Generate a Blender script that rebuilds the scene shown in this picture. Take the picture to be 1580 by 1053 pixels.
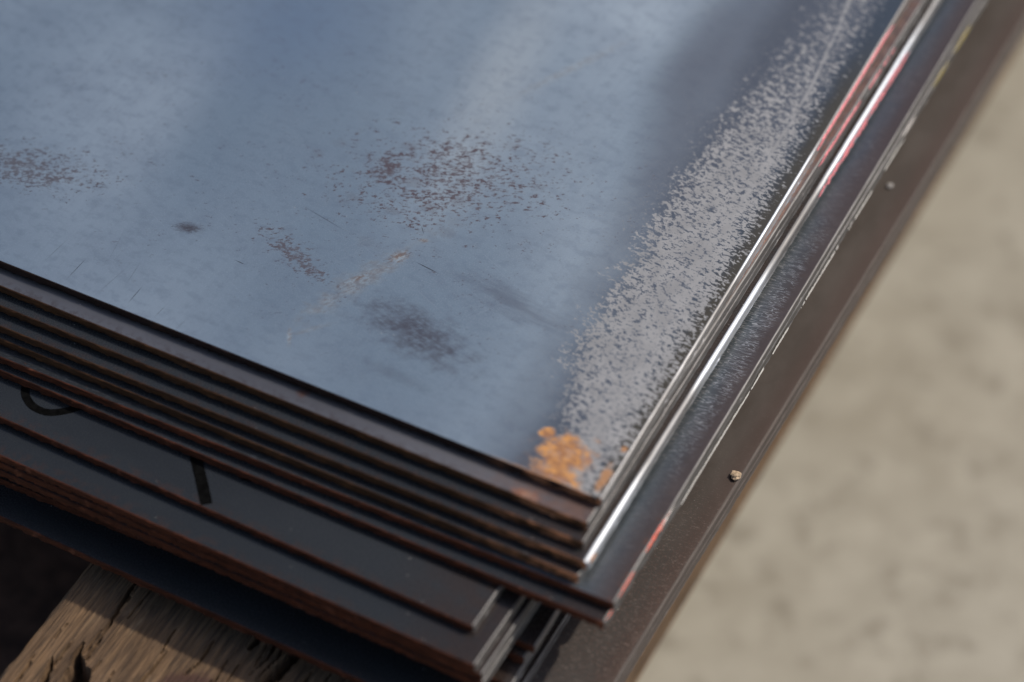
import bpy, bmesh, math, random
from mathutils import Vector, Matrix, noise as mnoise

for o in list(bpy.data.objects):
    bpy.data.objects.remove(o)
sc = bpy.context.scene
col = sc.collection
MM = 0.001

# ------------------------------------------------------------------ camera
cam = bpy.data.cameras.new("camera")
cam.lens = 100.0
cam.sensor_width = 36.0
cam.clip_start = 0.02
cam.clip_end = 500.0
camo = bpy.data.objects.new("camera", cam)
col.objects.link(camo)
PITCH, DIST = math.radians(48.0), 0.71
camo.location = (0.0, -DIST * math.cos(PITCH), DIST * math.sin(PITCH))
camo.rotation_euler = (math.pi / 2 - PITCH, 0.0, 0.0)
cam.dof.use_dof = True
cam.dof.focus_distance = 0.732
cam.dof.aperture_fstop = 5.6
cam.dof.aperture_blades = 0
sc.camera = camo

# ------------------------------------------------------------------ daylight
SUN_DIR = Vector((0.70, 0.235, 0.88)).normalized()      # towards the sun
w = bpy.data.worlds.new("World")
sc.world = w
w.use_nodes = True
wn = w.node_tree.nodes
sky = wn.new("ShaderNodeTexSky")
sky.sky_type = 'NISHITA'
sky.sun_disc = False
sky.sun_elevation = math.asin(SUN_DIR.z)
sky.sun_rotation = math.atan2(SUN_DIR.x, SUN_DIR.y)
sky.air_density = 1.0
sky.dust_density = 2.5
sky.ozone_density = 1.0
w.node_tree.links.new(sky.outputs[0], wn["Background"].inputs[0])
wn["Background"].inputs[1].default_value = 0.122
sun = bpy.data.lights.new("sun", 'SUN')
sun.energy = 2.6
sun.angle = math.radians(1.6)
sun.color = (1.0, 0.92, 0.80)
suno = bpy.data.objects.new("sun", sun)
suno.rotation_euler = SUN_DIR.to_track_quat('Z', 'Y').to_euler()
suno.location = (2, 1, 3)
col.objects.link(suno)
sc.view_settings.view_transform = 'Standard'
sc.view_settings.look = 'None'
sc.view_settings.exposure = 0.0
sc.view_settings.gamma = 1.0

# ------------------------------------------------------------------ node helpers
class G:
    """small wrapper that turns arithmetic on sockets into nodes"""
    def __init__(s, name):
        s.m = bpy.data.materials.new(name)
        s.m.use_nodes = True
        s.nt = s.m.node_tree
        s.n = s.nt.nodes
        s.bsdf = s.n["Principled BSDF"]
        tc = s.n.new("ShaderNodeTexCoord")
        s.P = s.vmul(tc.outputs["Object"], (1000, 1000, 1000))     # millimetres
        sep = s.n.new("ShaderNodeSeparateXYZ")
        s.nt.links.new(s.P, sep.inputs[0])
        s.x, s.y, s.z = (V(s, sep.outputs[i]) for i in range(3))
    def put(s, inp, v):
        if isinstance(v, V): v = v.s
        if isinstance(v, bpy.types.NodeSocket): s.nt.links.new(v, inp)
        else: inp.default_value = v
    def math(s, op, a, b=0.0, c=None):
        n = s.n.new("ShaderNodeMath"); n.operation = op
        s.put(n.inputs[0], a); s.put(n.inputs[1], b)
        if c is not None: s.put(n.inputs[2], c)
        return V(s, n.outputs[0])
    def vmul(s, a, k):
        n = s.n.new("ShaderNodeVectorMath"); n.operation = 'MULTIPLY'
        s.put(n.inputs[0], a); n.inputs[1].default_value = k
        return n.outputs[0]
    def vadd(s, a, b):
        n = s.n.new("ShaderNodeVectorMath"); n.operation = 'ADD'
        s.put(n.inputs[0], a); s.put(n.inputs[1], b)
        return n.outputs[0]
    def rnd(s):
        return V(s, s.n.new("ShaderNodeObjectInfo").outputs["Random"])
    def vec(s, x, y, z):
        n = s.n.new("ShaderNodeCombineXYZ")
        for i, q in enumerate((x, y, z)): s.put(n.inputs[i], q)
        return n.outputs[0]
    def noise(s, size=1.0, detail=3.0, rough=0.55, stretch=(1, 1, 1), off=(0, 0, 0), dist=0.0, rot=0.0, P=None):
        """size: feature size in mm; stretch > 1 lengthens features along that axis"""
        p = s.P if P is None else P
        if rot:
            r = s.n.new("ShaderNodeVectorRotate"); r.rotation_type = 'Z_AXIS'
            r.inputs["Angle"].default_value = -rot
            s.put(r.inputs[0], p); p = r.outputs[0]
        p = s.vmul(p, tuple(1 / (size * k) for k in stretch))
        p = s.vadd(p, off)
        n = s.n.new("ShaderNodeTexNoise")
        s.put(n.inputs["Vector"], p)
        n.inputs["Scale"].default_value = 1.0
        n.inputs["Detail"].default_value = detail
        n.inputs["Roughness"].default_value = rough
        n.inputs["Distortion"].default_value = dist
        return V(s, n.outputs[0])
    def cells(s, size=1.0, off=(0, 0, 0), stretch=(1, 1, 1)):
        p = s.vadd(s.vmul(s.P, tuple(1 / (size * k) for k in stretch)), off)
        n = s.n.new("ShaderNodeTexVoronoi")
        s.put(n.inputs["Vector"], p); n.inputs["Scale"].default_value = 1.0
        sp = s.n.new("ShaderNodeSeparateColor"); s.nt.links.new(n.outputs["Color"], sp.inputs[0])
        return V(s, n.outputs["Distance"]), V(s, sp.outputs[0]), V(s, sp.outputs[1])
    def step(s, a, b, v):
        n = s.n.new("ShaderNodeMapRange"); n.interpolation_type = 'SMOOTHSTEP'
        s.put(n.inputs[0], v); s.put(n.inputs[1], a); s.put(n.inputs[2], b)
        return V(s, n.outputs[0])
    def mix(s, f, a, b):
        n = s.n.new("ShaderNodeMix"); n.data_type = 'RGBA'
        s.put(n.inputs[0], f)
        for i, q in ((6, a), (7, b)):
            s.put(n.inputs[i], (*q, 1) if isinstance(q, tuple) else q)
        return n.outputs[2]
    def mixf(s, f, a, b):
        n = s.n.new("ShaderNodeMix"); n.data_type = 'FLOAT'
        s.put(n.inputs[0], f); s.put(n.inputs[2], a); s.put(n.inputs[3], b)
        return V(s, n.outputs[0])
    def ell(s, u, v, ru, rv, ang=0.0, soft=0.9, warp=None, amt=0.0):
        """soft blob at (u, v) mm from the right and front edge; 1 in the middle"""
        dx, dy = s.x + u, s.y - v
        c, n = math.cos(math.radians(ang)), math.sin(math.radians(ang))
        a = (dx * c + dy * n) * (1 / ru)
        b = (dy * c - dx * n) * (1 / rv)
        d = s.math('SQRT', a * a + b * b)
        if warp is not None: d = d + (warp - 0.5) * amt
        return 1.0 - s.step(1.0 - soft, 1.0, d)
    def out(s, color, rough, metal=0.0, bump=None, bstr=0.2, bdist=0.0001, spec=None):
        s.put(s.bsdf.inputs["Base Color"], (*color, 1) if isinstance(color, tuple) else color)
        s.put(s.bsdf.inputs["Roughness"], rough)
        s.put(s.bsdf.inputs["Metallic"], metal)
        if spec is not None: s.put(s.bsdf.inputs["Specular IOR Level"], spec)
        if bump is not None:
            b = s.n.new("ShaderNodeBump")
            b.inputs["Strength"].default_value = bstr
            b.inputs["Distance"].default_value = bdist
            s.put(b.inputs["Height"], bump)
            s.nt.links.new(b.outputs[0], s.bsdf.inputs["Normal"])
        return s.m

class V:
    def __init__(s, g, sock): s.g, s.s = g, sock
    def __add__(s, o): return s.g.math('ADD', s, o)
    def __radd__(s, o): return s.g.math('ADD', o, s)
    def __sub__(s, o): return s.g.math('SUBTRACT', s, o)
    def __rsub__(s, o): return s.g.math('SUBTRACT', o, s)
    def __mul__(s, o): return s.g.math('MULTIPLY', s, o)
    def __rmul__(s, o): return s.g.math('MULTIPLY', o, s)
    def mx(s, o): return s.g.math('MAXIMUM', s, o)
    def mn(s, o): return s.g.math('MINIMUM', s, o)
    def cl(s): return s.mx(0.0).mn(1.0)

# ------------------------------------------------------------------ materials
def mat_scale(name, tint=(0.029, 0.0315, 0.033), brown=(0.040, 0.026, 0.020), rough=0.27, rustspot=False, metal=0.3):
    """dark mill scale of the sheets lower in the stack"""
    g = G(name)
    r = g.rnd() * 517.0
    P = g.vadd(g.P, g.vec(r, r * 1.7, 0.0))
    big = g.noise(26, 4, 0.6, (2.2, 1, 1), P=P)
    fine = g.noise(0.5, 3, 0.6, P=P)
    c = g.mix(g.step(0.4, 0.72, big), tint, tuple(t * 0.8 for t in tint))
    edge = (1.0 - g.step(1.0, 30.0, -1.0 * g.x)) * g.step(0.3, 0.7, g.noise(5, 4, 0.6, P=P) + 0.12)
    c = g.mix(edge * 0.8, c, brown)
    edge2 = (1.0 - g.step(0.2, 2.6, g.y)) * g.step(0.45, 0.62, g.noise(2.4, 4, 0.65, P=P))
    c = g.mix(edge2 * 0.35, c, (0.07, 0.035, 0.022))
    d, k, q = g.cells(2.3)
    dust = (1.0 - g.step(0.03, 0.06 + q * 0.05, d)) * g.step(0.74, 0.78, k)
    c = g.mix(dust * 0.85, c, (0.55, 0.52, 0.47))
    if rustspot:
        rw = g.noise(2.2, 4, 0.6, off=(3, 3, 0))
        sp = g.ell(16.5, 0.9, 4.6, 2.2, 0, 0.8, rw, 1.6)
        c = g.mix(sp, c, g.mix(g.step(0.4, 0.6, rw), (0.50, 0.20, 0.11), (0.62, 0.33, 0.20)))
        sp = (1.0 - g.step(8.0, 40.0, -1.0 * g.x)) * g.step(0.35, 0.6, g.noise(4.0, 4, 0.6))
        c = g.mix(sp * 0.6, c, (0.27, 0.165, 0.125))
        sp = g.ell(80.0, 4.0, 2.2, 2.5, 0, 1.0, rw, 1.5)
        c = g.mix(sp * 0.8, c, (0.20, 0.085, 0.05))
    return g.out(c, rough + (fine - 0.5) * 0.25 + dust * 0.4, metal - dust * metal, fine, 0.10, 0.00005)

def mat_rust_edge(name="rusty_cut_edge", k=1.0):
    """sheared front faces: dark brown rust with lighter drag lines"""
    g = G(name)
    r = g.rnd()
    P = g.vadd(g.P, g.vec(r * 311.0, 0.0, r * 91.0))
    a = g.noise(1.6, 4, 0.65, (5, 1, 0.35), P=P)
    b = g.noise(7.0, 3, 0.6, (1.5, 1, 1), P=P)
    c = g.mix(g.step(0.3, 0.7, a), (0.026 * k, 0.011 * k, 0.005 * k), (0.066 * k, 0.029 * k, (0.011 if k == 1 else 0.025) * k))
    c = g.mix(g.step(0.55, 0.75, b) * (0.5 * k), c, (0.14, 0.06, 0.022))
    near = (1.0 - g.step(6.0, 36.0, -1.0 * g.x)) * g.step(0.38, 0.60, g.noise(3.5, 4, 0.6, (1.6, 1, 1), P=P))
    c = g.mix(near * 0.8, c, (0.36, 0.155, 0.075))
    return g.out(c, 0.75, 0.0, a, 0.35, 0.0002, 0.2)

def mat_red_edge():
    g = G("red_rust_edge")
    r = g.rnd()
    P = g.vadd(g.P, g.vec(r * 211.0, 0.0, r * 57.0))
    a = g.noise(1.4, 4, 0.65, (4, 1, 0.4), P=P)
    c = g.mix(g.step(0.3, 0.7, a), (0.030, 0.011, 0.006), (0.100, 0.029, 0.013))
    c = g.mix(g.step(0.6, 0.72, g.noise(5, 4, 0.6, P=P)) * 0.6, c, (0.23, 0.085, 0.045))
    return g.out(c, 0.75, 0.0, a, 0.35, 0.0002, 0.15)

def mat_bright_edge(name, base=(0.52, 0.51, 0.51), dull=(0.25, 0.235, 0.23), rough=0.34, rust=0.35, swing=0.0, polish_glints=()):
    """bare steel of the long right-hand edges"""
    g = G(name)
    r = g.rnd()
    P = g.vadd(g.P, g.vec(r * 31.0, r * 411.0, r * 9.0))
    drag = g.noise(0.30, 3, 0.6, (1, 26, 1), P=P)
    patch = g.noise(6, 4, 0.65, (1, 3.5, 1), P=P)
    pit = g.noise(0.55, 3, 0.7, (1, 1.6, 1), P=P)
    c = g.mix(g.step(0.35, 0.68, drag * 0.6 + patch * 0.4), dull, base)
    rm = g.step(0.60 - 0.0, 0.74, patch * 0.5 + pit * 0.5) * rust
    c = g.mix(rm, c, (0.20, 0.085, 0.045))
    long = g.noise(34, 2, 0.5, (1, 1.3, 1), P=P)
    for (ya, yb) in polish_glints:
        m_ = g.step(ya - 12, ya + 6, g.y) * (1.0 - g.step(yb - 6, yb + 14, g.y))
        c = g.mix(m_ * (0.35 + drag * 0.7).cl(), c, (0.48, 0.52, 0.58))  # bluish-white sky glints tinted into the smoother spans of the edge
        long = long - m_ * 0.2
    if swing: c = g.mix(g.step(0.40, 0.60, long) * 0.6, c, (0.17, 0.165, 0.165))
    return g.out(c, (rough + (patch - 0.5) * 0.3 + (long - 0.45) * swing + rm * 0.4).mx(0.22), 0.9 - rm * 0.7, drag * 0.6 + pit * 0.4, 0.35, 0.00012)

def mat_top_sheet():
    """blue-grey rolled surface with flaked bright margin, stains, scratches and rust"""
    g = G("blue_rolled_steel")
    x, y = g.x, g.y
    u = -1.0 * x
    big = g.noise(85, 2, 0.4, (1, 2.2, 1), off=(3.1, 0.4, 0))
    mid = g.noise(14, 4, 0.6, (1.6, 1, 1), off=(8, 2, 0))
    fine = g.noise(0.35, 3, 0.65)
    grain = g.noise(0.7, 3, 0.6, (5, 1, 1))
    c = g.mix(g.step(0.36, 0.66, big), (0.330, 0.402, 0.440), (0.585, 0.640, 0.640))
    c = g.mix(g.step(0.35, 0.75, mid) * 0.35, c, (0.30, 0.345, 0.385))
    c = g.mix(g.step(0.50, 0.68, fine) * 0.35, c, (0.64, 0.68, 0.68))
    # paler band and darker flank: reflected surroundings painted in with the scale tone
    band = g.ell(86, 118, 15, 70, 9, 1.0, big, 0.5)
    c = g.mix(band * 0.6, c, (0.66, 0.68, 0.63))
    c = g.mix(g.ell(150, 118, 45, 50, 10, 1.0) * 0.7, c, (0.27, 0.345, 0.43))
    streaks = g.noise(1.2, 3, 0.6, (1, 60, 1), off=(1, 1, 7), rot=math.radians(-2))
    c = g.mix(g.step(0.40, 0.66, streaks) * 0.07, c, (0.26, 0.30, 0.34))
    mott = g.noise(3.2, 4, 0.65, (1.4, 1, 1), off=(0, 0, 9))
    c = g.mix(g.step(0.46, 0.66, mott) * 0.28, c, (0.25, 0.29, 0.335))
    scuff = g.noise(0.55, 2, 0.5, (46, 1, 1), off=(2, 0, 5), rot=math.radians(58)).mx(g.noise(0.5, 2, 0.5, (60, 1, 1), off=(5, 0, 2), rot=math.radians(-24)))
    c = g.mix(g.step(0.68, 0.75, scuff) * 0.2, c, (0.62, 0.65, 0.66))
    # heat tint: purple-grey zone next to the flaked margin
    lim = 27.0 + g.step(0.0, 200.0, y) * 7.0 + (g.noise(18, 3, 0.5, off=(4, 4, 4)) - 0.5) * 10.0
    pur = (1.0 - g.step(lim, lim + 11.0 + g.step(60.0, 150.0, y) * 12.0, u))
    c = g.mix(pur * (0.38 + g.step(50.0, 120.0, y) * 0.4), c, (0.195, 0.205, 0.225))
    under = 1.0 - g.step(lim - 9.0, lim + 2.0, u)
    c = g.mix(under * 0.75, c, (0.125, 0.135, 0.155))
    pur2 = g.ell(43, 150, 13, 44, 4, 1.0, mid, 0.8)
    c = g.mix(pur2 * 0.38, c, (0.135, 0.125, 0.140))
    # dark blue and olive strip along the very edge
    edge = 1.0 - g.step(2.5, 11.0 + (mid - 0.5) * 7.0, u)
    c = g.mix(edge * 0.85, c, (0.075, 0.094, 0.115))
    ol = (1.0 - g.step(1.0, 6.0 + (mid - 0.5) * 8.0, u)) * (1.0 - g.step(150.0, 190.0, y))
    c = g.mix((ol * (0.35 + big)).cl(), c, (0.105, 0.090, 0.066))

    # --- flaked scale: light bare metal in crisp little islands
    n1 = g.noise(1.45, 6, 0.64, (1.5, 1, 1), dist=0.5, rot=math.radians(-12))
    n2 = g.noise(0.62, 3, 0.6, (1.7, 1, 1), off=(7, 3, 1), rot=math.radians(-4))
    n3 = g.noise(5.0, 3, 0.55, (1, 1.6, 1), off=(2, 9, 0))
    n4 = g.noise(0.95, 5, 0.62, (2.1, 1, 1), dist=0.6, off=(6, 1, 3), rot=math.radians(-8))
    n = g.mixf(g.step(13.0, 5.0, u), n1 * 0.62 + n2 * 0.38, n4 * 0.75 + n2 * 0.25)
    outer = 24.0 + g.step(6.0, 45.0, y) * 11.5 - g.step(125.0, 205.0, y) * 6.0 + (n3 - 0.5) * 7.0
    inner = -7.5 + g.step(20.0, 130.0, y) * 2.6 + g.step(120.0, 205.0, y) * 1.5 + (n3 - 0.5) * 5.0
    dens = (1.0 - g.step(outer - 17.0, outer + 4.0, u)) * g.step(inner, inner + 13.0, u)
    dens = dens * (1.0 - g.step(85.0, 190.0, y) * 0.36)
    th = 0.672 - dens * 0.235
    wear = g.step(th, th + 0.022, n) * g.mixf(g.step(0.15, 0.75, dens), 0.5, 1.0)
    dens2 = (1.0 - g.step(outer - 3.0, outer + 11.0, u)) * g.step(4.0, 12.0, u)
    crumbs = g.step(0.655, 0.675, g.noise(0.42, 3, 0.6, (1.6, 1, 1), off=(1, 5, 5)) + dens2 * 0.03)
    wear = wear.mx(crumbs * g.step(0.05, 0.2, dens2) * 0.6).cl()
    pits = g.step(0.575, 0.615, g.noise(0.85, 3, 0.6, (1.5, 1, 1), off=(4, 4, 2), rot=math.radians(-10)))
    wear = wear * (1.0 - pits * 0.85)
    # brushed bright streak inside the margin
    sl = u - (9.3 + g.step(140.0, 230.0, y) * 7.0)
    streak = (1.0 - g.step(0.1, 0.9, g.math('ABSOLUTE', sl + (n3 - 0.5) * 1.6))) * g.step(0.40, 0.50, n + 0.02)
    wear = wear.mx(streak * 0.9)
    wc = g.mix(g.step(0.3, 0.7, n3), (0.30, 0.295, 0.288), (0.365, 0.358, 0.348))
    wc = g.mix((g.noise(0.25, 2, 0.6) - 0.4).cl() * 0.9, wc, (0.30, 0.29, 0.30))

    # --- stains in the scale
    sp = g.noise(1.25, 4, 0.64, (1.5, 1, 1), off=(5, 0, 0), rot=math.radians(28))
    sp2 = g.noise(0.6, 3, 0.65, (2.0, 1, 1), off=(0, 6, 0), rot=math.radians(20))
    sp3 = g.noise(3.2, 4, 0.6, (1.5, 1, 1), off=(5, 5, 0), rot=math.radians(30))
    sn = sp * 0.45 + sp2 * 0.35 + sp3 * 0.20
    def speckle(m, lo, hi):
        t_ = g.mixf(m, hi, lo)
        return g.step(t_, t_ + 0.07, sn) * g.step(0.0, 0.2, m)
    st = speckle(g.ell(82, 80, 62, 38, 25, 1.0, mid, 0.7), 0.47, 0.60)
    st = st.mx(speckle(g.ell(98, 76, 12, 14, 10, 1.0), 0.445, 0.57))
    st = st.mx(speckle(g.ell(184, 34, 46, 17, 14, 1.0, mid, 0.7), 0.45, 0.60) * 0.8)
    st = st.mx(speckle(g.ell(104, 37.5, 27, 8.5, -20, 1.0, mid, 0.7), 0.44, 0.59) * 0.85)
    st = st.mx(g.step(0.575, 0.63, sn + (mid - 0.5) * 0.22) * g.ell(105, 75, 150, 100, 0, 0.8) * 0.65)
    cd, ck, cq = g.cells(6.0, off=(2.2, 0.4, 0), stretch=(1.3, 1, 1))
    blot = (1.0 - g.step(0.5, 0.9, cd * 4.0 - ck * 0.7 + (sp2 - 0.5) * 3.0)) * g.step(0.35, 0.5, cq) * g.ell(84, 76, 60, 42, 25, 0.9)
    st = st.mx(blot * 0.3)
    spot = g.ell(133.7, 33.9, 5.0, 2.6, 15, 0.9, sp2, 1.4)
    smear = g.ell(63.5, 27.5, 22, 10.0, -14, 0.9, sp3, 1.5) * g.step(0.30, 0.58, sp * 0.4 + sp2 * 0.2 + g.noise(0.9, 3, 0.6, (7, 1, 1), rot=math.radians(-16)) * 0.4)
    smear2 = g.ell(47, 48.0, 21, 6.0, -10, 1.0, g.noise(2.2, 3, 0.6, (6, 1, 1), rot=math.radians(-8)), 1.5) * 0.62
    smear3 = g.ell(62, 13.0, 16, 3.0, -5, 1.0, sp, 1.4) * 0.35
    c = g.mix((st * (0.35 + sp3 * 1.0)).cl(), c, (0.135, 0.098, 0.106))
    c = g.mix((spot * 0.75).cl(), c, (0.095, 0.060, 0.058))
    c = g.mix((smear * 0.85).cl(), c, (0.135, 0.120, 0.132))
    c = g.mix((smear2 * 0.8).cl(), c, (0.165, 0.165, 0.19))
    c = g.mix(smear3, c, (0.19, 0.21, 0.23))
    sp4 = g.noise(1.1, 4, 0.65, off=(2, 2, 2), rot=math.radians(55), stretch=(2.0, 1, 1))
    # tan rust traces
    tan = g.ell(80, 49, 4.6, 3.0, 60, 1.0, sp2, 1.6).mx(g.ell(86, 37.5, 8.5, 1.7, 55, 1.0, sp2, 1.5) * 0.8)
    tan = tan.mx(g.ell(91.6, 12.5, 4.2, 1.0, 115, 1.0, sp2, 1.2) * 0.7).mx(g.ell(88, 17, 8, 1.2, 48, 1.0, sp2, 1.6) * 0.35)
    tan = tan.mx(g.ell(71, 133, 26, 2.2, 62, 1.0, sp2, 1.6) * 0.35).mx(g.ell(77, 57, 2.0, 1.2, 20, 1.0, sp2, 1.2) * 0.8)
    tan = tan.mx(g.ell(85.5, 36, 26, 5.0, 70, 1.0, sp3 * 0.6 + mid * 0.4, 3.4) * 0.5)
    c = g.mix((tan * g.step(0.36, 0.60, sp4)).cl(), c, g.mix(g.step(0.35, 0.6, sp4), (0.33, 0.19, 0.085), (0.19, 0.12, 0.09)))
    # scratches
    for (a, b, l, wd, an, k) in ((71.5, 48.8, 4.7, 0.24, -8, 0.8), (115.5, 29.2, 2.0, 0.2, -5, 0.8), (151.8, 8.6, 5.6, 0.16, 86, 0.6),
                                 (133.6, 7.6, 4.3, 0.17, 88, 0.7), (125, 5.5, 3.2, 0.13, 84, 0.5), (141.5, 9, 7.5, 0.13, 80, 0.3),
                                 (138, 14, 5.5, 0.12, 95, 0.35), (160, 12, 6.5, 0.12, 83, 0.35), (79, 60.2, 1.9, 0.18, -50, 0.7),
                                 (104, 52.6, 9.5, 0.22, -12, 0.45), (118, 4, 2.4, 0.12, 80, 0.4), (147, 20, 8, 0.1, 100, 0.25)):
        c = g.mix((g.ell(a, b, l, wd, an, 0.95, sp2, 0.7) * k * 1.3).cl(), c, (0.055, 0.045, 0.045))
    # hair-fine dark ticks and bright dust
    tick = g.step(0.70, 0.745, g.noise(0.5, 2, 0.5, (1, 7, 1), off=(3, 3, 3), rot=math.radians(-18))) * g.step(0.5, 0.7, mid)
    c = g.mix(tick * 0.45, c, (0.10, 0.11, 0.13))
    d, k, q = g.cells(3.4)
    dust = (1.0 - g.step(0.02, 0.03 + q * 0.035, d)) * g.step(0.80, 0.84, k)
    c = g.mix(wear, c, wc)
    c = g.mix(dust * 0.8, c, (0.6, 0.6, 0.58))
    # fresh orange rust by the corner
    rw = g.noise(4.2, 3, 0.55, off=(1.5, 0, 2))
    rw2 = g.noise(2.3, 4, 0.6, off=(0, 3, 2), stretch=(1.4, 1, 1))
    ru = g.ell(13.8, 8.4, 8.4, 8.6, 40, 0.62, rw * 0.45 + rw2 * 0.55, 2.4).mx(g.ell(20.0, 13.0, 2.6, 2.0, 30, 0.4, rw2, 1.0))
    ru = ru.mx(g.ell(12.5, 2.0, 8.0, 2.6, 0, 0.5, rw2, 1.2)).mx(g.ell(7.6, 9.6, 1.6, 1.5, 0, 0.4, rw2, 0.9))
    ru2 = g.ell(1.7, 6.5, 1.7, 5.5, 0, 0.6, rw2, 1.3).mx(g.ell(1.2, 16.5, 1.0, 1.3, 0, 0.5)).mx(g.ell(19, 0.2, 22, 0.7, 0, 0.7, rw2, 1.3) * 0.7)
    rc = g.mix(g.step(0.40, 0.58, rw2), (0.58, 0.275, 0.085), (0.32, 0.145, 0.065))
    rc = g.mix(g.step(0.55, 0.7, rw) * 0.5, rc, (0.60, 0.33, 0.14))
    rc = g.mix(g.step(0.5, 0.62, g.noise(2.2, 3, 0.6, off=(9, 9, 1))) * 0.55, rc, (0.30, 0.20, 0.17))
    halo = g.ell(14.5, 7.0, 13.0, 10.0, 30, 1.0, rw, 1.6)
    c = g.mix((halo * 0.55).cl(), c, (0.22, 0.15, 0.125))
    c = g.mix(ru.cl(), c, rc)
    c = g.mix((ru2 * 0.85).cl(), c, (0.40, 0.19, 0.075))
    rough = 0.37 + (grain - 0.5) * 0.10 + st * 0.12 + wear * 0.14 + pur * 0.0
    allr = (ru.mx(ru2)).cl()
    rough = rough + allr * 0.4 + dust * 0.3
    metal = (0.90 - wear * 0.42 - dust * 0.8 - tan * 0.4) * (1.0 - allr)
    h = fine * 0.35 + grain * 0.10 - wear * 0.25 + allr * rw2 * 0.3
    return g.out(c, rough.cl(), metal.cl(), h, 0.16, 0.00008)

def mat_brushed_ledge():
    """sheet with the wide ledge: dark scale scored by fine lines square to its edge, red-brown margin"""
    g = G("scored_dark_steel")
    u = -1.0 * g.x
    a = g.noise(0.85, 2, 0.45, (7, 1, 1), dist=0.25, rot=math.radians(8))
    b = g.noise(9, 3, 0.6, (1, 2.4, 1))
    fade = g.step(34.0, 70.0, g.y) * (1.0 - g.step(108.0, 150.0, g.y))
    c = g.mix(g.step(0.3, 0.7, b), (0.085, 0.102, 0.115), (0.125, 0.142, 0.155))
    c = g.mix(g.step(14.0, 42.0, u), c, (0.052, 0.054, 0.054))  # front-left strip darkened in colour for the dark surroundings it would reflect
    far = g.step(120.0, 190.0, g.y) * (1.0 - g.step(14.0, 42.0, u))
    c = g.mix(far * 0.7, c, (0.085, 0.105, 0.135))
    m = (1.0 - g.step(1.0, 9.0 + (b - 0.5) * 9.0, u))
    c = g.mix(m * 0.7, c, (0.085, 0.052, 0.042))
    line = (1.0 - g.step(0.008, 0.034, g.math('ABSOLUTE', g.math('FRACT', a * 6.0) - 0.5) * 0.25)) * g.step(0.6, 3.5, u + (b - 0.5) * 5.0)
    c = g.mix(line * (0.12 + fade * 0.6), c, (0.46, 0.47, 0.48))
    c = g.mix(g.step(0.57, 0.5, a) * 0.0, c, (0.0, 0.0, 0.0))
    nr = (1.0 - g.step(8.0, 40.0, g.y)) * g.step(0.62, 0.75, g.noise(1.5, 4, 0.6, off=(3, 1, 0)) + (1.0 - g.step(0.0, 3.0, u)) * 0.12)
    c = g.mix(nr * 0.7, c, (0.20, 0.075, 0.04))
    d, k, q = g.cells(2.6)
    dust = (1.0 - g.step(0.02, 0.04 + q * 0.04, d)) * g.step(0.84, 0.88, k)
    c = g.mix(dust * 0.7, c, (0.5, 0.5, 0.48))
    return g.out(c, 0.40 + (a - 0.5) * 0.2, 0.8, a, 0.35, 0.00007)

def mat_brown_plate():
    """lowest plate: brown-grey scale with grit and short pale scores near the front"""
    g = G("brown_plate_steel")
    a = g.noise(0.32, 3, 0.65, (6, 1, 1), dist=0.4, rot=math.radians(8))
    s = g.noise(0.45, 3, 0.7, off=(3, 3, 0))
    b = g.noise(12, 4, 0.6, (1, 2, 1))
    c = g.mix(g.step(0.3, 0.7, b), (0.078, 0.064, 0.055), (0.105, 0.090, 0.080))
    near = 1.0 - g.step(35.0, 95.0, g.y)
    c = g.mix(near * 0.5, c, (0.058, 0.055, 0.054))
    m = 1.0 - g.step(0.5, 7.0 + (b - 0.5) * 6.0, -1.0 * g.x)
    c = g.mix(m * 0.7, c, (0.080, 0.052, 0.042))
    line = g.step(0.55, 0.62, a) * g.step(0.45, 0.6, s) * (0.08 + near * 0.6)
    c = g.mix(line, c, (0.36, 0.30, 0.26))
    red = g.step(0.54, 0.64, s) * near
    c = g.mix(red * 0.45, c, (0.20, 0.085, 0.055))
    d, k, q = g.cells(1.7)
    dust = (1.0 - g.step(0.04, 0.08 + q * 0.06, d)) * g.step(0.86, 0.9, k) * (0.25 + near)
    c = g.mix(dust.cl() * 0.75, c, (0.58, 0.55, 0.5))
    d2, k2, q2 = g.cells(28, off=(0.35, 0.1, 0))
    return g.out(c, 0.50 + (a - 0.5) * 0.2 + dust * 0.2, 0.55, a * 0.5 + s * 0.5, 0.4, 0.00010)

def mat_plain(name, colr, rough, metal=0.0, n=0.0, size=1.0):
    g = G(name)
    if n:
        t = g.noise(size, 4, 0.6)
        c = g.mix(g.step(0.3, 0.7, t), tuple(q * (1 - n) for q in colr), tuple(min(1, q * (1 + n)) for q in colr))
        return g.out(c, rough, metal, t, 0.2, 0.0001)
    return g.out(colr, rough, metal)

def mat_wood():
    g = G("weathered_timber")
    a = g.noise(1.3, 5, 0.62, (1, 22, 3), dist=0.5)
    f = g.noise(0.35, 3, 0.6, (1, 26, 2))
    b = g.noise(14, 4, 0.6, (1, 2.2, 1))
    c = g.mix(g.step(0.28, 0.72, a), (0.050, 0.026, 0.011), (0.215, 0.128, 0.064))
    c = g.mix(g.step(0.40, 0.70, b) * 0.6, c, (0.125, 0.078, 0.046))
    c = g.mix(g.step(0.58, 0.74, g.noise(7, 4, 0.65, (1, 3, 1), off=(4, 1, 0))) * 0.6, c, (0.28, 0.195, 0.115))
    c = g.mix(g.step(0.50, 0.64, f) * 0.7, c, (0.040, 0.024, 0.014))
    k = g.ell(*KNOT, 9.5, 7.0, 20, 0.5, g.noise(3, 3, 0.6), 0.9)
    c = g.mix(k * 0.9, c, (0.062, 0.026, 0.018))
    return g.out(c, 0.82, 0.0, a * 0.6 + f * 0.4, 0.8, 0.0011)

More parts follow.
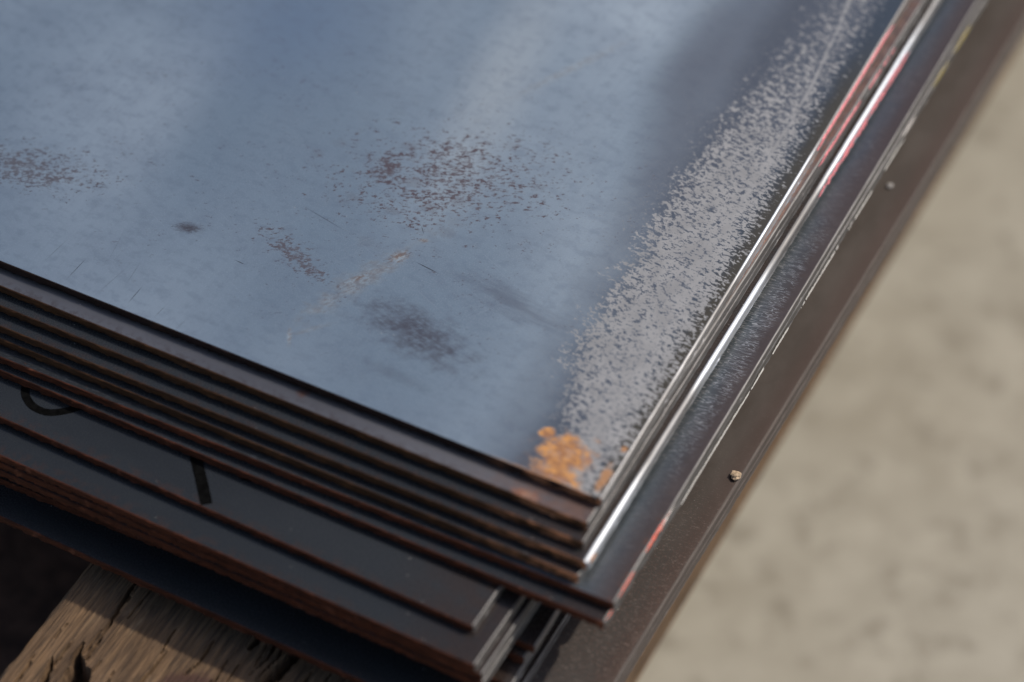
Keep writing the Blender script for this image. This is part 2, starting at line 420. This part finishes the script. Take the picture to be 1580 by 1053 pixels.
def mat_concrete():
    g = G("concrete")
    a = g.noise(20, 5, 0.66)
    b = g.noise(150, 3, 0.5, off=(2, 2, 0))
    f = g.noise(3, 4, 0.7)
    c = g.mix(g.step(0.30, 0.70, a), (0.295, 0.264, 0.205), (0.405, 0.372, 0.302))
    c = g.mix(g.step(0.3, 0.7, b) * 0.4, c, (0.40, 0.378, 0.318))
    c = g.mix(g.step(0.52, 0.70, g.noise(13, 4, 0.65, off=(5, 5, 0))) * 0.75, c, (0.225, 0.20, 0.155))
    c = g.mix(g.step(0.62, 0.7, f) * 0.3, c, (0.50, 0.46, 0.38))
    return g.out(c, 0.85, 0.0, f, 0.4, 0.0006)

# ------------------------------------------------------------------ sheet builder
def fbm(s, seed, f):
    return mnoise.noise(Vector((s * f, seed * 7.31, 0.0))) + 0.5 * mnoise.noise(Vector((s * f * 2.3, seed * 7.31 + 3.3, 1.0)))

def edge_samples(length):
    """stations along an edge in mm: dense near the corner, sparse far away"""
    out, s = [], 1.2
    while s < 300.0:
        out.append(s); s += 0.9 if s < 260 else 4.0
    while s < length:
        out.append(s); s += 60.0
    out.append(length)
    return out

def profile(r, t, kind):
    """(offset outwards, z) from the top rim to the bottom rim, in mm"""
    p = []
    for k in range(6):
        a = math.pi / 2 * k / 5
        p.append((r * math.sin(a), -(r * 0.75) * (1 - math.cos(a))))
    if kind == 'sheared':        # rolled-over top, shiny land, torn lower half
        p += [(r + 0.05, -t * 0.52), (r - 0.12, -t * 0.64), (r - 0.10, -t * 0.90), (r + 0.10, -t * 0.985)]
    else:
        p += [(r + 0.02, -t * 0.45), (r - 0.03, -t * 0.75), (r - 0.05, -t * 0.93)]
    p.append((r - 0.20, -t))
    return p

NICK = {}
def build_sheet(name, corner, ra, dang, t, mats, rr=0.6, fr=0.25, Lf=900.0, Lr=1300.0, seed=1, rough_r=0.10, rough_f=0.30, nick=None):
    """one steel sheet; origin at its visible corner, +y along the right edge, -x along the front edge"""
    ra_ = math.radians(ra - 90.0)
    fd = Vector((-math.cos(math.radians(dang)), -math.sin(math.radians(dang))))     # front edge direction (away from corner)
    rd = Vector((0.0, 1.0))
    rn, fn = Vector((1.0, 0.0)), Vector((fd.y, -fd.x))                             # outward normals
    if fn.y > 0: fn = -fn
    sr, sf = edge_samples(Lr), edge_samples(Lf)
    pr, pf = profile(rr, t, 'sheared'), profile(fr, t, 'cut')
    while len(pf) < len(pr): pf.insert(6, (pf[5][0], pf[5][1] + (pf[6][1] - pf[5][1]) * 0.5))
    stations = []                                                                 # base point, normal, profile, kind, s
    for s in reversed(sr): stations.append((rd * s, rn, pr, 'r', s))
    nc = 4
    for k in range(nc + 1):                                                        # round the corner a little
        a = k / nc
        n = (rn * (1 - a) + fn * a).normalized()
        pp = [(pr[i][0] * (1 - a) + pf[i][0] * a, pr[i][1] * (1 - a) + pf[i][1] * a) for i in range(len(pr))]
        stations.append((rd * 0.35 * (1 - a) + fd * 0.35 * a, n, pp, 'r' if k < nc / 2 else 'f', 0.0))
    for s in sf: stations.append((fd * s, fn, pf, 'f', s))
    stations.append((fd * Lf + rd * Lr, Vector((-0.7, 0.7)), pf, 'b', 0.0))
    bm = bmesh.new()
    rows = []
    for (b, n, pp, kd, s) in stations:
        row = []
        for i, (o, z) in enumerate(pp):
            j = 0.0
            if i > 1 and kd in 'rf':
                amp = rough_r if kd == 'r' else rough_f
                j = amp * fbm(s, seed + i * 0.17, 0.35) * min(1.0, (i - 1) / 3)
                if i >= len(pp) - 3:
                    j += amp * 1.5 * fbm(s, seed + 40 + i, 0.9)
                if nick and kd == 'r' and nick[0] - nick[1] < s < nick[0] + nick[1]:
                    j -= nick[2] * (1 - abs(s - nick[0]) / nick[1]) ** 0.5 * (i / len(pp))
            p = b + n * (o + j)
            row.append(bm.verts.new((p.x * MM, p.y * MM, z * MM)))
        rows.append(row)
    N = len(rows)
    for i in range(N):
        a, b = rows[i], rows[(i + 1) % N]
        k = stations[i][3] if stations[i][3] == stations[(i + 1) % N][3] else stations[(i + 1) % N][3]
        for j in range(len(a) - 1):
            f = bm.faces.new((a[j], a[j + 1], b[j + 1], b[j]))
            f.material_index = 1 if k == 'r' else 2
            f.smooth = True
    ft = bm.faces.new([r[0] for r in rows]); ft.material_index = 0
    fb = bm.faces.new([r[-1] for r in reversed(rows)]); fb.material_index = 2
    bm.normal_update()
    if ft.normal.z < 0:
        bmesh.ops.reverse_faces(bm, faces=bm.faces)
    me = bpy.data.meshes.new(name); bm.to_mesh(me); bm.free()
    for m in mats: me.materials.append(m)
    me.set_sharp_from_angle(angle=math.radians(50))
    o = bpy.data.objects.new(name, me)
    o.location = (corner[0] * MM, corner[1] * MM, corner[2] * MM)
    o.rotation_euler = (0, 0, ra_)
    col.objects.link(o)
    return o, pr

def tag(o, label, cat, group=None):
    o["label"] = label; o["category"] = cat
    if group: o["group"] = group
    return o

def mesh_obj(name, verts, faces, mat, parent=None, smooth=False):
    me = bpy.data.meshes.new(name)
    me.from_pydata(verts, [], faces); me.update()
    me.materials.append(mat)
    if smooth:
        for p in me.polygons: p.use_smooth = True
    o = bpy.data.objects.new(name, me)
    col.objects.link(o)
    if parent: o.parent = parent
    return o

def paint_on_edge(parent, prof, s0, s1, i0, i1, mat, seed, off=0.05, broken=0.0):
    """ragged film of paint lying on the rolled edge of a sheet between stations s0 and s1"""
    # dense polyline of the profile
    pts = []
    for i in range(i0, i1):
        for q in range(4):
            a = q / 4
            pts.append((prof[i][0] * (1 - a) + prof[i + 1][0] * a, prof[i][1] * (1 - a) + prof[i + 1][1] * a))
    pts.append(prof[i1])
    n = len(pts) - 1
    V_, F_, prev = [], [], None
    s, ds = s0, 0.25
    while s <= s1:
        e = min(1.0, (s - s0) / 6.0, (s1 - s) / 6.0)
        e = max(0.0, e) ** 0.6
        gate = fbm(s, seed + 9, 0.13) + 0.4 * fbm(s, seed + 4, 0.7) - broken
        if broken and gate < -0.25: prev = None; s += ds; continue
        m = 0.5 + 0.18 * fbm(s, seed + 5, 0.15)
        h = 0.5 * e * (0.82 + 0.5 * fbm(s, seed, 0.8) + 0.25 * fbm(s, seed + 2, 2.5))
        if h < 0.04: prev = None; s += ds; continue
        lo, hi = max(0.0, m - h), min(1.0, m + h)
        row = []
        for k in range(7):
            t_ = (lo + (hi - lo) * k / 6) * n
            i = min(n - 1, int(t_)); a = t_ - i
            o = pts[i][0] * (1 - a) + pts[i + 1][0] * a; z = pts[i][1] * (1 - a) + pts[i + 1][1] * a
            row.append(len(V_)); V_.append(((o + off + 0.10) * MM, s * MM, (z + off) * MM))
        if prev:
            for k in range(6): F_.append((prev[k], prev[k + 1], row[k + 1], row[k]))
        prev = row; s += ds
    return mesh_obj("paint_mark", V_, F_, mat, parent, True)

KNOT = (-44.3, 17.0)     # dark knot in the timber, in the timber's own frame

# ------------------------------------------------------------------ ground
g_ = 30.0
FLOOR_Z = -0.265
ground = mesh_obj("ground", [(-g_, -g_, FLOOR_Z), (g_, -g_, FLOOR_Z), (g_, g_, FLOOR_Z), (-g_, g_, FLOOR_Z)], [(0, 1, 2, 3)], mat_concrete())
ground["kind"] = "structure"

# ------------------------------------------------------------------ the sheets
M_top = mat_top_sheet()
M_scale = mat_scale("dark_mill_scale")
M_scale2 = mat_scale("light_mill_scale", (0.215, 0.205, 0.205), (0.15, 0.09, 0.07), 0.38, True, 0.85)
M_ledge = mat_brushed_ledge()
M_plate = mat_brown_plate()
M_rust, M_red = mat_rust_edge(), mat_red_edge()
M_black = mat_rust_edge("blackened_cut_edge", 0.32)
M_bright = mat_bright_edge("bare_steel_edge", (0.36, 0.365, 0.38), (0.18, 0.175, 0.175), rough=0.48, rust=0.2, swing=0.5, polish_glints=((88, 128),))
M_shine = mat_bright_edge("polished_glint_edge", (0.36, 0.37, 0.39), (0.16, 0.155, 0.155), rough=0.50, rust=0.12, swing=0.5, polish_glints=((0.5, 24), (66, 104), (150, 205)))
M_dull = mat_bright_edge("grey_steel_edge", (0.215, 0.21, 0.21), (0.11, 0.105, 0.105), 0.55, 0.4)
M_plate_edge = mat_bright_edge("brown_plate_edge", (0.17, 0.15, 0.138), (0.12, 0.10, 0.09), 0.78, 0.5)
M_pink = mat_plain("pink_paint", (0.86, 0.27, 0.30), 0.5, 0, 0.14, 1.2)
M_redp = mat_plain("red_paint", (0.66, 0.10, 0.055), 0.5, 0, 0.25, 1.0)
M_yel = mat_plain("yellow_paint", (0.36, 0.28, 0.07), 0.55, 0, 0.25, 1.5)
M_whitep = mat_plain("pale_chalk", (0.72, 0.66, 0.62), 0.7, 0, 0.2, 1.0)
M_ink = mat_plain("black_marker_ink", (0.0045, 0.0045, 0.0045), 0.7, 0, 0.35, 2.0)
M_ink.node_tree.nodes["Principled BSDF"].inputs["Specular IOR Level"].default_value = 0.0

T = 2.7
GRP = "steel sheets in the stack"
rows = [
 # corner x, y, z, right edge angle, front edge off square, mats, right rollover, label
 (20.80, -50.48,   0.0, 63.55, -0.80, (M_top, M_bright, M_black), 0.75, "topmost steel sheet, blue-grey face with a flaked silver margin and orange rust at its corner"),
 (17.53, -55.41,  -2.7, 62.38,  0.15, (M_scale2, M_dull, M_rust), 0.60, "second steel sheet from the top, its pale grey ledge in front of the blue face"),
 (16.60, -59.14,  -5.4, 62.70, -0.15, (M_scale, M_dull, M_rust), 0.40, "third steel sheet from the top, narrow dark ledge below the pale grey ledge"),
 (16.89, -62.86,  -8.1, 62.83,  0.00, (M_scale, M_shine, M_rust), 1.35, "fourth steel sheet from the top, with the broad shining edge partly painted pink"),
 (15.37, -65.04, -10.8, 62.95, -0.45, (M_scale, M_dull, M_rust), 0.45, "thin grey-lipped steel sheet just above the wide scored ledge"),
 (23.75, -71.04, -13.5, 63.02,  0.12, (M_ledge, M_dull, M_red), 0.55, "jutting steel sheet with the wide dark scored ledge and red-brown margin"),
 (21.44, -74.54, -16.2, 62.68, -0.30, (M_scale, M_dull, M_red), 0.50, "underside sheet of the jutting pair, nicked edge with yellow and red paint"),
 (-9.53, -73.70, -18.9, 60.90,  0.50, (M_scale, M_dull, M_red), 0.40, "dark steel sheet with black marker strokes on its ledge"),
 (-9.17, -83.03, -21.6, 60.90,  0.75, (M_scale, M_dull, M_red), 0.40, "top sheet of the three flush rusty ones below the sheet with marker strokes"),
 (-7.45, -83.80, -24.3, 61.20,  0.63, (M_scale, M_dull, M_red), 0.40, "middle sheet of the three flush rusty ones below the sheet with marker strokes"),
 (-7.30, -84.30, -27.0, 61.25,  0.60, (M_scale, M_dull, M_red), 0.40, "bottom sheet of the three flush rusty ones below the sheet with marker strokes"),
 ( 5.11, -71.86, -29.7, 63.60, -1.50, (M_scale, M_dull, M_red), 0.45, "short-set sheet whose rounded tip shows in the gap under the jutting pair"),
 ( 2.60, -73.20, -32.4, 63.60, -1.40, (M_scale, M_dull, M_red), 0.40, "recessed sheet with a thin dark tip right under the rounded tip in the gap"),
 (-0.47, -79.28, -35.1, 63.60,  0.20, (M_scale, M_dull, M_red), 0.45, "dark sheet with the wide grey edge band low in the gap under the jutting pair"),
 (-5.60, -92.53, -37.8, 62.46, -0.90, (M_scale, M_dull, M_red), 0.45, "lowest thin sheet, its dark ledge and red edge just above the timber"),
]
sheets, profs = [], []
for i, (x, y, z, ra, da, mats, rr, label) in enumerate(rows):
    nick = (17.9, 1.6, 1.6) if i == 6 else None
    o, pr = build_sheet("steel_sheet", (x, y, z - 0.02 * i), ra, da, T - 0.06 - 0.22 * random.Random(i * 7 + 3).random(), mats, rr=rr, seed=i * 3 + 1,
                        rough_r=0.10 if i == 6 else 0.06, nick=nick)
    tag(o, label, "steel sheet", GRP)
    sheets.append(o); profs.append(pr)
# two heavy plates under them all; their front edges are set back under the lowest thin sheet
o, pr = build_sheet("steel_plate", (17.6, -87.6, -43.62), 61.95, -1.0, 2.6, (M_plate, M_plate_edge, M_red), rr=0.5, seed=91, rough_r=0.08)
tag(o, "bottom plate of the stack, only its grey edge showing beside the concrete", "steel plate", "plates at the foot of the stack")
o.location = (17.75 * MM, -88.1 * MM, -43.58 * MM)
o, pr = build_sheet("steel_plate", (17.6, -87.6, -40.85), 62.05, -1.0, 2.7, (M_plate, M_plate_edge, M_red), rr=0.8, seed=77, rough_r=0.07)
tag(o, "brown-grey steel plate with a wide gritty flank, just above the bottom plate", "steel plate", "plates at the foot of the stack")
plate, plate_pr = o, pr

# paint on the right-hand edges
paint_on_edge(sheets[0], profs[0], 133, 190, 2, 7, M_pink, 3)
paint_on_edge(sheets[1], profs[1], 136, 166, 2, 7, M_pink, 5)
paint_on_edge(sheets[1], profs[1], 168, 190, 3, 7, M_pink, 6, broken=0.25)
paint_on_edge(sheets[3], profs[3], 138, 204, 3, 9, M_pink, 8)
paint_on_edge(sheets[5], profs[5], 17, 32, 0, 6, M_redp, 11)
paint_on_edge(sheets[5], profs[5], 24, 34, 2, 6, M_whitep, 12, off=0.09)
paint_on_edge(sheets[5], profs[5], 2, 11, 0, 6, M_redp, 14)
paint_on_edge(sheets[6], profs[6], 0.5, 6, 0, 6, M_redp, 15)
paint_on_edge(sheets[6], profs[6], 208, 221, 2, 7, M_yel, 16)
paint_on_edge(sheets[6], profs[6], 224, 239, 2, 7, M_yel, 18)
paint_on_edge(sheets[6], profs[6], 186, 196, 2, 7, M_whitep, 19)
M_burr = mat_plain("bare_burr", (0.62, 0.60, 0.57), 0.45, 0.3, 0.2, 0.6)
for (a_, b_, br, sd) in ((42, 84, 0.0, 31), (82, 112, 0.1, 33), (116, 188, 0.3, 35)):
    q_ = paint_on_edge(sheets[6], profs[6], a_, b_, 7, 10, M_burr, sd, off=0.16, broken=br)
    q_.name = "burr"
po = paint_on_edge(sheets[3], profs[3], 0.6, 4.5, 1, 8, mat_plain("orange_rust", (0.5, 0.22, 0.07), 0.8, 0, 0.3, 1.0), 20)
po.name = "rust_patch"

# marker strokes on the dark ledge (u, v measured from that sheet's corner)
def stroke(parent, pts, width, zoff=0.06):
    dense = []
    for i in range(len(pts) - 1):
        p0, p1, p2, p3 = (Vector(pts[max(0, min(len(pts) - 1, i + k))]) for k in (-1, 0, 1, 2))
        for q in range(8):
            a = q / 8
            dense.append(0.5 * ((2 * p1) + (p2 - p0) * a + (2 * p0 - 5 * p1 + 4 * p2 - p3) * a * a + (3 * p1 - p0 - 3 * p2 + p3) * a ** 3))
    dense.append(Vector(pts[-1]))
    V_, F_ = [], []
    for i, p in enumerate(dense):
        d = dense[min(i + 1, len(dense) - 1)] - dense[max(i - 1, 0)]
        n = Vector((-d.y, d.x)).normalized() * width * 0.5 * (1 + 0.10 * fbm(i, 3, 0.7))
        for q in (p + n, p - n): V_.append((-q.x * MM, q.y * MM, zoff * MM))
        if i: F_.append((2 * i - 2, 2 * i - 1, 2 * i + 1, 2 * i))
    return mesh_obj("marker_stroke", V_, F_, M_ink, parent)
mk = sheets[7]
stroke(mk, [(138.5, 15.0), (136.0, 9.0), (133.0, 6.3), (129.5, 5.3), (125.5, 6.2), (121.0, 10.5), (119.5, 15.0)], 2.2)
stroke(mk, [(91.5, 20.0), (86.0, 12.0), (80.5, 6.0), (75.2, 0.25)], 3.0)
stroke(mk, [(74.5, 14.5), (72.0, 12.0), (69.5, 12.6), (68.0, 14.5)], 1.6)

# little chips lying on the plate
M_chip = mat_plain("rust_chip", (0.48, 0.36, 0.24), 0.9, 0, 0.3, 0.8)
M_chip2 = mat_plain("pale_chip", (0.50, 0.47, 0.44), 0.8, 0, 0.2, 0.8)
def chip(u, v, r, mat, seed, label):
    bm = bmesh.new()
    bmesh.ops.create_icosphere(bm, subdivisions=3, radius=r)
    for q in bm.verts:
        q.co *= 1 + 0.45 * mnoise.noise(q.co * (1.1 / r) + Vector((seed, 0, 0))) + 0.2 * mnoise.noise(q.co * (3 / r))
        q.co.z *= 0.55
    lo = min(q.co.z for q in bm.verts)
    for q in bm.verts: q.co = Vector((q.co.x, q.co.y, q.co.z - lo)) * MM
    me = bpy.data.meshes.new("metal_chip"); bm.to_mesh(me); bm.free()
    me.materials.append(mat)
    o = bpy.data.objects.new("metal_chip", me)
    a = plate.rotation_euler.z
    o.location = (plate.location.x + (-u * math.cos(a) - v * math.sin(a)) * MM, plate.location.y + (-u * math.sin(a) + v * math.cos(a)) * MM, plate.location.z + 0.00003)
    col.objects.link(o)
    tag(o, label, "chip")
chip(0.7, 86.8, 1.35, M_chip, 1, "tan crumb of rust on the edge of the bottom plate beside the concrete")
chip(7.0, 203.5, 0.8, M_chip2, 4, "tiny pale chip lying on the brown flank of the bottom plate")

# ------------------------------------------------------------------ timber under the stack
TZ = -46.30                                   # underside of the plate, mm
def timber(name, origin, ang, width, length, height, mat, cracks, y0, res, seed):
    """weathered beam; local x across, y along the grain; dense top only where it shows (y0..y0+80)"""
    xs, ys = [], []
    k = 0.0
    while k < width: xs.append(k); k += res
    xs.append(width)
    k = y0
    while k < 42: ys.append(k); k += res * 1.5
    ys = [-160.0, -90.0] + ys + [60, 200, length]
    def hz(x, y):
        z = -0.35 - 0.35 * abs(mnoise.noise(Vector((x * 0.55, y * 0.03, seed)))) * 1.6 - 0.55 * abs(mnoise.noise(Vector((x * 1.9, y * 0.05, seed + 4))))
        e = min(x, width - x)
        if e < 2.2 and y > -60: z -= (2.2 - e) ** 2 * 0.42 * (1 + 0.5 * mnoise.noise(Vector((0, y * 0.2, seed))))
        for pts, wd, dp in cracks:
            best = 1e9
            for (ax, ay, aw), (bx, by, bw) in zip(pts[:-1], pts[1:]):
                dx, dy = bx - ax, by - ay
                t_ = max(0, min(1, ((x - ax) * dx + (y - ay) * dy) / (dx * dx + dy * dy)))
                d = math.hypot(x - ax - dx * t_, y - ay - dy * t_) / max(0.06, (aw + (bw - aw) * t_) * wd * 1.25)
                best = min(best, d)
            best += 0.35 * mnoise.noise(Vector((x * 0.9, y * 0.35, seed + 8)))
            if best < 1: z -= dp * min(1.0, (1 - best) * 2.2)
            elif best < 1.9: z += 0.6 * (1.9 - best) * min(1, dp / 4)     # raised lips
        return min(z, 0.0) if y > 44 - 0.05 * x else min(z, 0.45)
    V_ = [(x * MM, y * MM, hz(x, y) * MM) for y in ys for x in xs]
    nx, ny = len(xs), len(ys)
    F_ = [(j * nx + i, j * nx + i + 1, (j + 1) * nx + i + 1, (j + 1) * nx + i) for j in range(ny - 1) for i in range(nx - 1)]
    b = len(V_)
    rim = [i for i in range(nx)] + [j * nx + nx - 1 for j in range(1, ny)] + [(ny - 1) * nx + i for i in range(nx - 2, -1, -1)] + [j * nx for j in range(ny - 2, 0, -1)]
    for i in rim: V_.append((V_[i][0], V_[i][1], -height * MM))
    m = len(rim)
    for i in range(m): F_.append((rim[(i + 1) % m], rim[i], b + i, b + (i + 1) % m))
    F_.append(tuple(b + i for i in range(m))[::-1])
    o = mesh_obj(name, V_, F_, mat)
    o.location = (origin[0] * MM, origin[1] * MM, TZ * MM)
    o.rotation_euler = (0, 0, math.radians(ang - 90))
    return o

CRACKS = [
 ([(14.2, 41.0, .20), (14.7, 36.0, .45), (15.6, 28.0, .40), (16.1, 21.7, .35), (16.7, 13.0, .30)], 1.0, 3.0),
 ([(13.2, 17.0, .10), (14.0, 13.0, .8), (15.6, 10.5, 1.3), (17.4, 8.0, 2.4), (18.8, 3.5, 2.8), (19.5, -6.0, 2.2)], 1.0, 9.0),
 ([(9.0, 9.5, .15), (10.4, 6.0, .7), (11.4, 2.0, .9), (11.8, -6.0, .5)], 1.0, 3.5),
 ([(51.4, 40.0, .25), (51.2, 38.6, .95), (50.7, 34.4, .45)], 1.0, 4.5),
 ([(55.6, 40.0, .15), (55.9, 38.0, .5), (56.3, 34.5, .25), (55.4, 30.0, .1)], 1.0, 3.5),
 ([(57.7, 40.0, .1), (57.9, 38.0, .35), (58.4, 35.0, .3), (57.6, 31.5, .25), (57.0, 27.0, .12)], 1.0, 3.0),
 ([(62.2, 41.5, .5), (61.9, 38.6, 1.35), (60.8, 33.1, 1.5), (59.6, 27.4, 1.5), (58.6, 20.0, 1.2), (58.0, 5.0, .8)], 1.0, 9.0),
 ([(41.7, 32.5, .08), (41.6, 30.0, .3), (41.9, 25.0, .2), (40.5, 20.0, .15)], 1.0, 2.0),
 ([(47.6, 29.0, .08), (48.2, 22.0, .25), (49.0, 15.0, .2)], 1.0, 1.6),
 ([(33.2, 26.0, .06), (32.7, 17.2, .3), (31.5, 6.0, .3)], 1.0, 1.8),
 ([(4.5, 8.0, .08), (4.9, 2.0, .3), (5.2, -6.0, .3)], 1.0, 1.5),
 ([(68.0, 36.5, .06), (67.6, 31.0, .5), (67.0, 24.0, .4)], 1.0, 2.6),
 ([(72.0, 40.0, .06), (72.4, 34.0, .22), (72.0, 26.0, .2)], 1.0, 1.5),
 ([(24.5, 14.0, .05), (25.2, 7.0, .2), (25.6, -4.0, .2)], 1.0, 1.2),
]
rc_ = random.Random(5)
for _ in range(30):
    cx_, cy_, l_ = rc_.uniform(3, 85), rc_.uniform(-8, 40), rc_.uniform(3, 12)
    w_ = rc_.uniform(0.08, 0.26)
    CRACKS.append(([(cx_, cy_ + l_, .05), (cx_ + rc_.uniform(-.4, .4), cy_ + l_ * .5, w_), (cx_ + rc_.uniform(-.8, .8), cy_, .06)], 1.0, rc_.uniform(0.8, 2.2)))
M_wood = mat_wood()
tb = timber("timber_beam", (-125.85, -67.2), 62.25, 112.0, 1100.0, 100.0, M_wood, CRACKS, -14.0, 0.32, 2.0)
tag(tb, "weathered cracked timber beam carrying the front corner of the steel stack", "timber beam")
M_wood2 = mat_plain("stained_timber", (0.12, 0.062, 0.038), 0.85, 0, 0.4, 6.0)
def bearer(name, centre, ang, size, label):
    bm = bmesh.new()
    bmesh.ops.create_cube(bm, size=1.0)
    for q in bm.verts: q.co = Vector((q.co.x * size[0], q.co.y * size[1], q.co.z * size[2])) * MM
    bmesh.ops.bevel(bm, geom=list(bm.edges), offset=0.003, segments=2, affect='EDGES')
    bmesh.ops.subdivide_edges(bm, edges=[e for e in bm.edges if e.calc_length() > 0.05], cuts=12, use_grid_fill=True)
    for q in bm.verts:
        q.co += Vector((0, mnoise.noise(q.co * 25) * 0.0012, -abs(mnoise.noise(q.co * 30)) * 0.0008 if q.co.z > 0 else 0))
    me = bpy.data.meshes.new(name); bm.to_mesh(me); bm.free(); me.materials.append(M_wood2)
    o = bpy.data.objects.new(name, me); o.location = Vector(centre) * MM; o.rotation_euler = (0, 0, math.radians(ang))
    col.objects.link(o)
    tag(o, label, "timber beam")
    return o
zt = TZ - 100.0
hb = zt - FLOOR_Z * 1000
bearer("timber_bearer", (-400.0, 150.0, zt - hb / 2), 152.3, (720, 175, hb), "dark reddish timber in the shadow left of the cracked beam")
